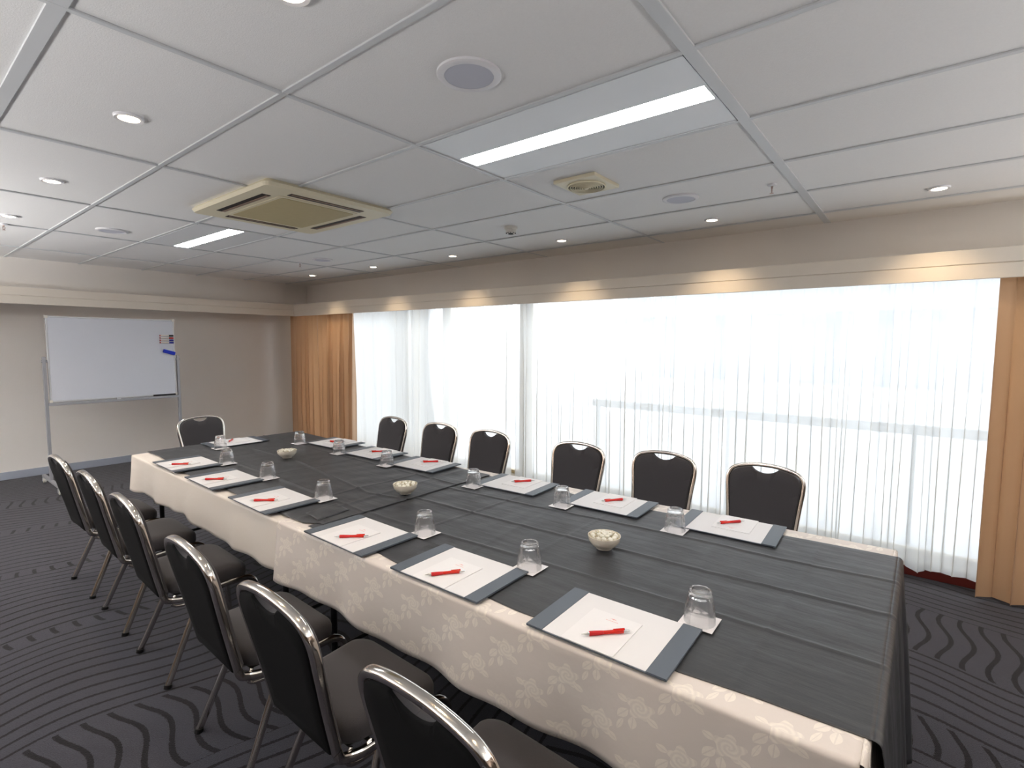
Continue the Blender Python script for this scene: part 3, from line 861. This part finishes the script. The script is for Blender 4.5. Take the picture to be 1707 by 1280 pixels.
# ------------------------------------------------------------------ chairs
SL = .2257
def bk(y, h, off=0.):
    """point of the leaning back plane: lateral y, height h over z=.40 along the back; off = forward offset"""
    n = math.sqrt(1+SL*SL)
    return Vector((-.1553-SL*h/n+off/n, y, .40+h/n+off*SL/n))
def make_chair():
    t = empty('banquet_chair')
    half = [(y, h*.8624) for y, h in [(.172, .0), (.176, .10), (.183, .20), (.192, .30), (.199, .375), (.1985, .425), (.186, .463), (.160, .489), (.115, .506), (.06, .516), (0, .519)]]
    half_in = [(max(0, y-.0035*min(1, y/.1)), h-.0035*max(0, (h-.30)/.148)) for y, h in half]
    full = half_in+[(-y, h) for y, h in reversed(half_in[:-1])]
    arch = cr([bk(y, h) for y, h in full], 5)
    nrm = bk(0, 0, 1)-bk(0, 0, 0)
    # the arch continues down, bends forward into the side rails
    def rail(s):
        return cr([(-.125, s*.1715, .372), (-.08, s*.180, .366), (.0, s*.188, .372), (.10, s*.193, .380), (.175, s*.196, .380), (.212, s*.197, .362), (.230, s*.198, .325)], 5)
    lowr = [bk(.172, -.0)]
    b = MB()
    path = list(reversed(rail(1)))[0:0]
    left = rail(1); right = rail(-1)
    pre = cr([left[0], (-.148, .1705, .383), bk(.172, .012)], 4)
    post = [Vector((p.x, -p.y, p.z)) for p in reversed(pre)]
    path = list(reversed(left))+pre[1:-1]+arch+post[1:-1]+right
    # depth reference turns from vertical (rails) to the back normal (arch)
    nl, npre, na = len(left), len(pre)-2, len(arch)
    refs = []
    for i in range(len(path)):
        p = path[i]
        if nl+npre <= i < nl+npre+na: refs.append(tuple(nrm))
        else:
            k = max(0, min(1, (p.x+.17)/.05)); v = Vector(nrm)*(1-k)+Vector((0, 0, 1))*k; refs.append(tuple(v))
    b.sweep([tuple(p) for p in path], .0135, .0115, refs, 16, pw=4)
    b.build('back_frame', M['chrome'], t, auto=1.2)
    # legs
    for s in (1, -1):
        b = MB(); b.sweep([(.230, s*.198, .3255), (.243, s*.2, .17), (.250, s*.202, .012)], .0135, .0085, (1, 0, 0), 12); o = b.build('leg', M['chrome'], t, auto=1.2)
        b = MB(); b.cyl((.250, s*.202, 0), (.250, s*.202, .016), .0155); b.build('foot_cap', M['rubber'], o)
        b = MB(); b.sweep([(-.018, s*.172, .357), (-.045, s*.180, .28), (-.163, s*.203, .012)], .0135, .0085, (1, 0, 0), 12); o = b.build('leg', M['chrome'], t, auto=1.2)
        b = MB(); b.cyl((-.166, s*.2035, 0), (-.163, s*.203, .016), .0155); b.build('foot_cap', M['rubber'], o)
        b = MB(); b.sweep(cr([(-.110, s*.165, .390), (-.123, s*.166, .352), (-.09, s*.168, .335), (-.02, s*.169, .336), (.05, s*.168, .350)], 5), .007, .005, (0, 0, 1), 10); b.build('side_bracket', M['chrome'], t, smooth=True)
    for x in (-.06, .13):
        b = MB(); b.cyl((x, -.180, .384), (x, .180, .384), .008, 12); b.build('stretcher', M['chrome'], t, auto=.6)
    # backrest pad with handle scallop; two faces
    def outline(inset, scal=.034):
        pts = []
        H = [(y, h) for y, h in half]
        sm = [(p.x, p.y) for p in cr([(y, h, 0) for y, h in H], 9)]
        pts = []
        for (y, h) in sm:
            yy = max(0, y-inset)
            hh = h-inset*.9*max(0, (h-.31)/.138) if h > .31 else h
            w = .070
            if yy < w:
                hh = hh-scal*(1-(yy/w)**2)**.8
            pts.append((yy, hh))
        return [(y, h) for y, h in pts]
    b = MB()
    rings = []
    for off, ins in ((-.0125, .022), (-.0165, .040), (-.0165, .080)): rings.append((off, ins))
    out0 = outline(.0155)
    def ringpts(off, ins):
        c = (0, .25); res = []
        for (y, h) in out0:
            k = ins/.2
            res.append(bk(y*(1-k), c[1]+(h-c[1])*(1-k), off))
        res2 = [Vector((p.x, -p.y, p.z)) for p in reversed(res)]
        return res+res2
    prof = [(-.0155, .5), (-.0160, .25), (-.0155, .08), (-.0125, .018), (-.0085, .0), (.0085, .0), (.016, .022), (.022, .07), (.026, .14), (.0275, .3), (.028, .55)]
    def sc(ins): return ins
    allprof = prof
    for pn, prof, fm_, par in (('back_panel', allprof[:5]+[(-.0080, .012)], M['backcloth'], t), ('backrest', [(-.0078, .012)]+allprof[5:], M['fabric'], t)):
      vs = []; n = None; b = MB()
      for off, k in prof:
        c = .24*.8624; rp = []
        for (y, h) in out0:
            kk = k*.20 if k < .2 else k
            rp.append(bk(y*(1-kk), c+(h-c)*(1-kk), off))
        rp = rp+[Vector((p.x, -p.y, p.z)) for p in reversed(rp)]
        n = len(rp); vs += rp
      fs = []
      for i in range(len(prof)-1):
        for k in range(n):
            k2 = (k+1) % n
            fs.append((i*n+k, i*n+k2, (i+1)*n+k2, (i+1)*n+k))
      fs.append(tuple(reversed(range(n)))); fs.append(tuple((len(prof)-1)*n+k for k in range(n)))
      b.add(vs, fs)
      b.build(pn, fm_, par, auto=1.0)
    # piping line on the rear face
    # seat cushion with waterfall front
    b = MB()
    def seat_ring(z, ins):
        o = []
        xs, xe = -.132+ins, .198-ins
        wb, wf = .178-ins, .200-ins
        r = .055
        k = 7
        for (cx, cy, a0) in ((xe-r, wf-r, 0), (xs+r, wb-r, PI/2), (xs+r, -wb+r, PI), (xe-r, -wf+r, 1.5*PI)):
            for i in range(k):
                a = a0+PI/2*i/(k-1); o.append((cx+r*math.cos(a), cy+r*math.sin(a)))
        return [(x, y, z-(max(0, x-.08)/.12)**2*.016) for x, y in o]
    prof = [(.393, .012), (.396, .004), (.408, .0), (.438, .0), (.452, .005), (.461, .016), (.465, .030), (.467, .048)]
    vs = []; 
    for z, ins in prof:
        rr = seat_ring(z, ins); n = len(rr); vs += rr
    last = rr; cx_, cy_ = .03, 0
    for q in (.8, .6, .4, .2, .04):
        vs += [(cx_+(x-cx_)*q, cy_+(y-cy_)*q, .470-.003*q*q-(max(0, cx_+(x-cx_)*q-.08)/.12)**2*.016) for x, y, z in last]
        prof.append(None)
    fs = [(i*n+k, i*n+(k+1) % n, (i+1)*n+(k+1) % n, (i+1)*n+k) for i in range(len(prof)-1) for k in range(n)]
    fs += [tuple(reversed(range(n))), tuple((len(prof)-1)*n+k for k in range(n))]
    b.add(vs, fs); b.build('seat', M['fabric'], t, auto=.9)
    b = MB(); b.box(-.11, .165, -.150, .150, .3785, .3929); b.build('seat_base', M['underpan'], t, bevel=.004)
    return t
chair0 = make_chair()
LC = [(-0.074, 0.15, -1.4, 'nearest chair on the left side, its rounded chrome back cut by the bottom edge'),
      (-0.063, 0.772, -0.6, 'second chair from the near end on the left side, back in front of seam'),
      (-0.071, 1.34, -1.4, 'third chair from the near end on the left side of the table'),
      (-0.043, 2.132, -1.6, 'fourth chair from the near end on the left side of the table'),
      (-0.032, 2.768, -1.5, 'left-side chair next to the farthest one, fifth from the near end'),
      (-0.038, 3.391, 0.6, 'farthest chair on the left side, standing toward the whiteboard')]
RC = [(1.953, 0.085, 180.4, 'nearest chair on the window side, at the right of the row'), (1.916, 0.655, 182.4, 'second chair from the right on the window side'),
      (1.826, 1.233, 180.8, 'third chair from the right on the window side, first one right of the beige post'), (1.811, 2.032, 179.3, 'fourth chair from the right on the window side, just left of the beige post'),
      (1.815, 2.59, 180.3, 'fifth chair from the right on the window side'), (1.786, 3.188, 177.4, 'farthest chair on the window side, near the tan curtain')]
EC = [(0.954, 4.329, -83.4, 'single chair at the far end of the table, in front of the whiteboard wall')]
for i, (x, y, a, lab) in enumerate(LC+RC+EC):
    o = chair0 if i == 0 else copy_tree(chair0)
    o.location = (x, y, 0); o.rotation_euler = (0, 0, math.radians(a))
    tag(o, lab, 'chair', 'chairs around the table')

# ------------------------------------------------------------------ desk pads, notepads, pens, tumblers
ZP = TZ+.0075       # top of the dark overlay relief
def desk_pad():
    t = empty('desk_pad')
    b = MB(); b.box(-.1325, .1325, -.1975, .1975, 0, .0035); b.build('base_board', M['leather'], t, bevel=.0012, segs=2)
    b = MB(); b.box(-.1295, .1295, -.148, .148, .0036, .0048); b.build('paper_sheet', M['paper'], t)
    for s in (1, -1):
        b = MB(); b.box(-.1325, .1325, min(s*.146, s*.1975), max(s*.146, s*.1975), .0037, .0064); b.build('side_flap', M['leather'], t, bevel=.001, segs=2)
    return t
def notepad():
    t = empty('notepad')
    b = MB(); b.box(-.092, .092, -.074, .074, 0, .0028); b.build('sheets', M['paper2'], t)
    b = MB()
    # small swoosh emblem with a line of tiny lettering beneath
    n = 12
    for k in range(n-1):
        a0, a1 = PI*.15+PI*.7*k/(n-1), PI*.15+PI*.7*(k+1)/(n-1)
        w = .0018*math.sin(PI*(k+.5)/n)+.0004
        p = [(.064+.008*math.sin(a)-.004, .000+.011*math.cos(a)) for a in (a0, a1)]
        b.add([(p[0][0], p[0][1], .00295), (p[1][0], p[1][1], .00295), (p[1][0]+w, p[1][1], .00295), (p[0][0]+w, p[0][1], .00295)], [(0, 1, 2, 3)])
    b.box(.0655, .0675, -.0025, .0025, .0029, .0030)
    for k in range(13):
        y = -.018+.0028*k; b.box(.0555, .0575 if k % 3 else .058, y, y+.0017, .0029, .0030)
    b.build('printed_logo', M['logo'], t)
    return t
def pen():
    t = empty('ballpoint_pen')
    z = .0062
    def rev(prof, seg=20):
        m = MB(); vs = []; n = len(prof)
        for x, r in prof:
            for k in range(seg):
                a = 2*PI*k/seg; vs.append((x, r*math.cos(a), z+r*math.sin(a)))
        fs = [(i*seg+k, i*seg+(k+1) % seg, (i+1)*seg+(k+1) % seg, (i+1)*seg+k) for i in range(n-1) for k in range(seg)]
        fs += [tuple(reversed(range(seg))), tuple((n-1)*seg+k for k in range(seg))]
        m.add(vs, fs); return m
    rev([(-.068, .0008), (-.064, .0012), (-.052, .0036), (-.047, .0046)]).build('tip', M['pensilver'], t, auto=.9)
    rev([(-.0469, .0056), (-.045, .0062), (-.030, .0060), (-.014, .0054), (-.008, .0050)]).build('grip', M['pengrip'], t, auto=.9)
    rev([(-.0079, .0048), (.006, .0048), (.030, .0056), (.044, .0060), (.046, .0058)]).build('barrel', M['penred'], t, auto=.9)
    rev([(.0461, .0030), (.050, .0032), (.062, .0026), (.064, .0022)]).build('push_button', M['pensilver'], t, auto=.9)
    m = MB(); m.box(.018, .050, -.0018, .0018, z+.0064, z+.0074); m.box(.046, .050, -.0018, .0018, z+.0022, z+.0063); m.build('clip', M['penred'], t, bevel=.0005, segs=1)
    return t
def tumbler():
    t = empty('tumbler')
    def fac(a, z):
        if z < .043: return 1
        w = 2*PI/10; d = (a % w)-w/2
        return math.cos(w/2)/math.cos(d)*1.03
    outer = [(.0425, .0), (.0428, .0015), (.0412, .020), (.0400, .036), (.0402, .041), (.0396, .0435), (.0375, .050), (.0340, .068), (.0318, .0735), (.0312, .080), (.0306, .087), (.0290, .090)]
    dish = [(.0230, .0905), (.0210, .0865), (.0120, .0850), (.0004, .0848)]
    inner = [(.0409, .0), (.0400, .010), (.0375, .036), (.0350, .052), (.0300, .070), (.0240, .0735), (.0120, .0745), (.0004, .0747)]
    seg = 60
    b = MB(); vs = []; 
    prof = outer+dish
    for (r, z) in prof:
        for k in range(seg):
            a = 2*PI*k/seg; q = fac(a, z) if r > .025 else 1
            vs.append((r*q*math.cos(a), r*q*math.sin(a), z))
    for (r, z) in inner:
        for k in range(seg):
            a = 2*PI*k/seg; vs.append((r*math.cos(a), r*math.sin(a), z))
    n1, n2 = len(prof), len(inner); fs = []
    for i in range(n1-1):
        for k in range(seg): fs.append((i*seg+k, i*seg+(k+1) % seg, (i+1)*seg+(k+1) % seg, (i+1)*seg+k))
    o = n1*seg
    for i in range(n2-1):
        for k in range(seg): fs.append((o+i*seg+k, o+(i+1)*seg+k, o+(i+1)*seg+(k+1) % seg, o+i*seg+(k+1) % seg))
    for k in range(seg): fs.append((k, o+k, o+(k+1) % seg, (k+1) % seg))
    fs.append(tuple((n1-1)*seg+k for k in range(seg))); fs.append(tuple(reversed([o+(n2-1)*seg+k for k in range(seg)])))
    b.add(vs, fs)
    g = b.build('tumbler', M['glass'], auto=.35)
    return g

def side_name(s, i, n=6):
    w = ['nearest the camera', 'second from the near end', 'third from the near end', 'fourth from the near end', 'fifth from the near end', 'farthest along']
    return w[i]
# (pad centre x,y, rotation), pen (centre, angle), glass xy
LP = [(.268, .034, 1.5, (.217, .028), -43.5, (.453, -.136)), (.257, .610, 1.2, (.197, .612), -37, (.429, .439)), (.246, 1.153, -.4, (.192, 1.131), -47, (.419, .961)),
      (.243, 1.855, -1, (.191, 1.84), -47.6, (.407, 1.682)), (.255, 2.44, -1, (.202, 2.43), -45, (.422, 2.276)), (.268, 3.000, -1, (.216, 2.966), -45, (.429, 2.823))]
RP = [(1.284, .020, 2.5, (1.313, .025), 140.5, (1.103, .187)), (1.256, .572, 2.6, (1.277, .559), 143.9, (1.080, .731)), (1.228, 1.125, 3., (1.269, 1.111), 139.7, (1.057, 1.285)),
      (1.206, 1.850, 4., (1.25, 1.834), 136.2, (1.046, 2.013)), (1.212, 2.365, 2., (1.231, 2.341), 141, (1.053, 2.548)), (1.243, 2.900, 2., (1.247, 2.882), 130, (1.068, 3.093))]
pad0, note0, pen0, glass0 = desk_pad(), notepad(), pen(), tumbler()
b = MB(); b.box(-.047, .047, -.047, .047, 0, .0010); coaster0 = b.build('paper_coaster', M['coaster'], bevel=.0003, segs=1)
first = [True]
def use(proto, loc, rz):
    o = proto if first[0] else copy_tree(proto)
    o.location = loc; o.rotation_euler = (0, 0, rz); return o
def place(x, y, rot, pxy, pang, gxy, where, side):
    ZP = TZ+(.0078 if y < 1.40 else .0135)
    """side: +1 user sits on the low-x side, -1 on the window side, 0 far end"""
    base = {1: 0, -1: PI, 0: -PI/2}[side]
    o = use(pad0, (x, y, ZP), base+math.radians(rot)); tag(o, 'dark leather desk pad with white sheet, %s' % where, 'desk pad', 'desk pads on the table')
    zz = ZP+.0049
    off = {1: (-.040, .012), -1: (.040, -.012), 0: (.012, .04)}[side]
    nz = use(note0, (x+off[0], y+off[1], zz), base+math.radians(rot)); tag(nz, 'small white notepad with faint red logo, %s' % where, 'notepad', 'notepads on the desk pads')
    pn = use(pen0, (pxy[0], pxy[1], zz+.0029), math.radians(pang)); tag(pn, 'red ballpoint pen with silver tip, %s' % where, 'pen', 'red pens on the notepads')
    g = {1: 0, -1: 0, 0: 0}[side]
    c = use(coaster0, (gxy[0], gxy[1], ZP-.0001 if False else ZP+.0066), math.radians(rot)); tag(c, 'square white paper coaster under a tumbler, %s' % where, 'coaster', 'paper coasters under the tumblers')
    c.location.z = ZP
    gl = use(glass0, (gxy[0], gxy[1], ZP+.0012), math.radians(12*len(where))); tag(gl, 'upside-down clear faceted tumbler, %s' % where, 'glass', 'upturned tumblers on the table')
    first[0] = False
for i, a in enumerate(LP): place(*a, 'at the left-side place %s' % side_name('l', i), 1)
for i, a in enumerate(RP): place(*a, 'at the window-side place %s' % side_name('r', i), -1)
place(.775, 3.500, 0, (.75, 3.527), 50.7, (.607, 3.353), 'at the single far-end place', 0)

# ------------------------------------------------------------------ mint bowls
def bowl():
    b = MB()
    prof = [(.026, .0), (.030, .001), (.031, .005), (.046, .016), (.058, .032), (.0615, .048), (.0618, .051), (.0600, .0512), (.0565, .034), (.044, .019), (.025, .0105), (.002, .0095)]
    b.lathe(prof, 48)
    return b.build('mint_bowl', M['bowl'], auto=.8)
def mint():
    t = empty('wrapped_mint')
    b = MB(); prof = [(.0015, -.0058), (.005, -.0055), (.0085, -.0030), (.0095, 0), (.0085, .0030), (.005, .0055), (.0015, .0058)]
    b.lathe(prof, 14); b.build('candy', M['mint'], t, smooth=True)
    for s in (1, -1):
        b = MB(); b.grid(6, 2, lambda u, v: (s*(.0085+.0085*v), (u-.5)*(.003+.010*v), .0022*math.sin(u*14)*v))
        b.build('wrapper_twist', M['mint2'], t, smooth=True, solid=.0004)
    return t
bowl0, mint0 = bowl(), mint()
rr = random.Random(4); fm = True
for i, (x, y, lab) in enumerate([(.746, .323, 'white china bowl of wrapped mints nearest the near end'), (.721, 1.446, 'white china bowl of wrapped mints in the middle of the table'), (.755, 2.690, 'white china bowl of wrapped mints toward the far end')]):
    o = bowl0 if i == 0 else copy_tree(bowl0)
    zb = TZ+(.0078 if y < 1.40 else .0135); o.location = (x, y, zb); tag(o, lab, 'bowl', 'mint bowls along the table centre')
    word = ['nearest', 'middle', 'farthest'][i]
    lay = [(0, 0, .054)]
    lay += [(.020*math.cos(a), .020*math.sin(a), .050) for a in [k*2*PI/6+.3*i for k in range(6)]]
    lay += [(.041*math.cos(a), .041*math.sin(a), .0475) for a in [k*2*PI/12+.2*i for k in range(12)]]
    for (mx, my, mz) in lay:
        q = mint0 if fm else copy_tree(mint0); fm = False
        q.location = (x+mx+rr.uniform(-.002, .002), y+my+rr.uniform(-.002, .002), zb+mz+rr.uniform(0, .003))
        q.rotation_euler = (rr.uniform(-.5, .5), rr.uniform(-.5, .5), rr.uniform(0, 6.28))
        tag(q, 'cream wrapped mint heaped in the %s bowl' % word, 'mint', 'wrapped mints in the %s bowl' % word)
    # hidden lower layer is left out; the heap rests on the bowl wall
# ------------------------------------------------------------------ whiteboard
WBY = 6.38
wb = empty('mobile_whiteboard', (.77, WBY, 0)); tag(wb, 'white mobile whiteboard on a grey wheeled stand against the far wall', 'whiteboard')
b = MB(); b.box(-.558, .558, -.012, .012, .905, 1.755); b.build('board', M['board'], wb)
b = MB()
for x0, x1, z0, z1 in ((-.572, .572, 1.755, 1.770), (-.572, .572, .890, .905), (-.572, -.5579, .905, 1.755), (.5579, .572, .905, 1.755)):
    b.box(x0, x1, -.015, .015, z0, z1)
b.build('frame', M['alu'], wb, bevel=.002, segs=1)
for sx in (-1, 1):
    for z in (.897, 1.763):
        b = MB(); b.box(sx*.565-.014, sx*.565+.014, -.0175, .0175, z-.014, z+.014); b.build('corner_cap', M['white_plastic'], wb, bevel=.003)
for s in (-1, 1):
    xx = s*.600
    b = MB(); b.box(xx-.013, xx+.013, -.02, .02, .085, 1.355); b.build('post', M['post'], wb, bevel=.003)
    b = MB(); b.cyl((s*.570, 0, 1.31), (s*.620, 0, 1.31), .014); b.build('pivot_knob', M['post'], wb, auto=.6)
    b = MB(); b.box(xx-.016, xx+.016, -.37, .37, .063, .0895); o = b.build('foot_bar', M['post'], wb, bevel=.004)
    for yy in (-.35, .35):
        b = MB(); b.cyl((xx-.012, yy-.012, .027), (xx+.012, yy-.012, .027), .027, 20); c = b.build('castor', M['white_plastic'], wb, bevel=.004)
        b = MB(); b.cyl((xx, yy, .0540), (xx, yy, .0629), .009); b.box(xx-.017, xx-.0135, yy-.022, yy+.006, .020, .054); b.box(xx+.0135, xx+.017, yy-.022, yy+.006, .020, .054); b.box(xx-.017, xx+.017, yy-.022, yy+.006, .0541, .058)
        b.build('castor_fork', M['alu'], c)
b = MB(); b.box(-.587, .587, -.030, .020, .855, .885); b.build('cross_rail', M['post'], wb, bevel=.004)
b = MB(); b.box(-.02, .02, -.034, -.020, .878, .900); b.build('latch', M['alu'], wb, bevel=.003)
# things on the board
er = empty('board_eraser', (1.275, WBY-.0345, 1.392)); er.rotation_euler = (0, math.radians(17), 0); tag(er, 'blue magnetic eraser tilted on the right side of the whiteboard', 'eraser')
b = MB(); b.box(-.062, .062, -.014, .006, -.020, .020); b.build('body', M['blue'], er, bevel=.004)
b = MB(); b.box(-.060, .060, .0061, .018, -.018, .018); b.build('felt', M['bluep'], er, bevel=.002)
for k, (cap, nm) in enumerate((('black', 'black'), ('redp', 'red'), ('bluep', 'dark blue'), ('bluep', 'blue'))):
    z = 1.585-.027*k
    mk = empty('board_marker', (1.262, WBY-.0225, z))
    tag(mk, ['black-capped marker, topmost of four on the whiteboard', 'pinkish marker, second from top of four on the whiteboard', 'blue-capped marker, third from top of four on the whiteboard', 'blue-capped marker, lowest of four on the whiteboard'][k], 'marker', 'markers clipped to the whiteboard')
    b = MB(); b.cyl((-.065, 0, 0), (.020, 0, 0), .0085, 16); b.build('barrel', M['markerbody'], mk, auto=.6)
    b = MB(); b.cyl((.0205, 0, 0), (.066, 0, 0), .0092, 16); b.build('cap', M[cap], mk, auto=.6)
    b = MB(); b.cyl((-.072, 0, 0), (-.0655, 0, 0), .0080, 16); b.build('end_plug', M['redp'], mk, auto=.6)
mk = tag(MB().__class__() and empty('board_marker', (1.21, WBY-.012, .8945)), 'long black marker lying on the whiteboard cross rail at the right', 'marker')
b = MB(); b.cyl((-.11, -.010, 0), (.06, -.010, 0), .0085, 16); b.build('barrel', M['black'], mk, auto=.6)
b = MB(); b.cyl((.0605, -.010, 0), (.115, -.010, 0), .0092, 16); b.build('cap', M['black'], mk, auto=.6)

# ------------------------------------------------------------------ added uplighters, out of view, that raise the ambient light
def add_fill_lamp(x, y, lab, UPW):
    t = empty('added_fill_lamp', (x, y, 0)); tag(t, lab, 'added fill lamp', 'added off-view fill lights')
    b = MB(); b.lathe([(.14, 0), (.14, .012), (.02, .022)], 32); b.build('base', M['post'], t, auto=.6)
    b = MB(); b.cyl((0, 0, .021), (0, 0, 1.10), .012); b.build('pole', M['post'], t, auto=.6)
    b = MB(); b.lathe([(.02, 1.10), (.14, 1.12), (.26, 1.17), (.255, 1.17), (.135, 1.128), (.02, 1.11)], 40, close=False); b.build('fill_lamp_shade', M['post'], t, auto=.8)
    l = bpy.data.lights.new('fill_uplight', 'SPOT'); l.energy = UPW; l.color = (1, .98, .96); l.spot_size = math.radians(164); l.spot_blend = .5; l.shadow_soft_size = .24
    o = bpy.data.objects.new('fill_uplight', l); COL.objects.link(o); o.location = (x, y, 1.20); o.rotation_euler = (PI, 0, 0)
add_fill_lamp(2.6, -2.9, 'added unseen grey fill lamp in the corner behind the near end of the table', 52)
add_fill_lamp(.3, -3.1, 'added unseen grey fill lamp midway along the rear wall', 90)
add_fill_lamp(-2.9, .9, 'added unseen grey fill lamp midway along the left side', 105)
add_fill_lamp(-2.9, 4.7, 'added unseen grey fill lamp in the far left of the room', 330)
# ------------------------------------------------------------------ daylight
w = bpy.data.worlds.new('world'); SC.world = w; w.use_nodes = True
bg = w.node_tree.nodes['Background']; bg.inputs[0].default_value = (.90, .95, 1, 1); bg.inputs[1].default_value = 1.5
def portal(loc, rot, sx, sy):
    por = bpy.data.lights.new('window_portal', 'AREA'); por.shape = 'RECTANGLE'; por.size = sx; por.size_y = sy
    por.cycles.is_portal = True
    po = bpy.data.objects.new('window_portal', por); COL.objects.link(po); po.location = loc; po.rotation_euler = rot
portal((XW+.20, (WY0+WY1)/2, 1.05), (0, PI/2, 0), 1.9, 8.1)


vs_ = SC.view_settings
vs_.view_transform = 'Standard'; vs_.look = 'None'; vs_.exposure = 1.58; vs_.gamma = 1; vs_.use_curve_mapping = False
SC.cycles.max_bounces = 10; SC.cycles.diffuse_bounces = 5; SC.cycles.transparent_max_bounces = 16; SC.cycles.transmission_bounces = 10
SC.cycles.caustics_reflective = False; SC.cycles.caustics_refractive = True; SC.cycles.blur_glossy = .6
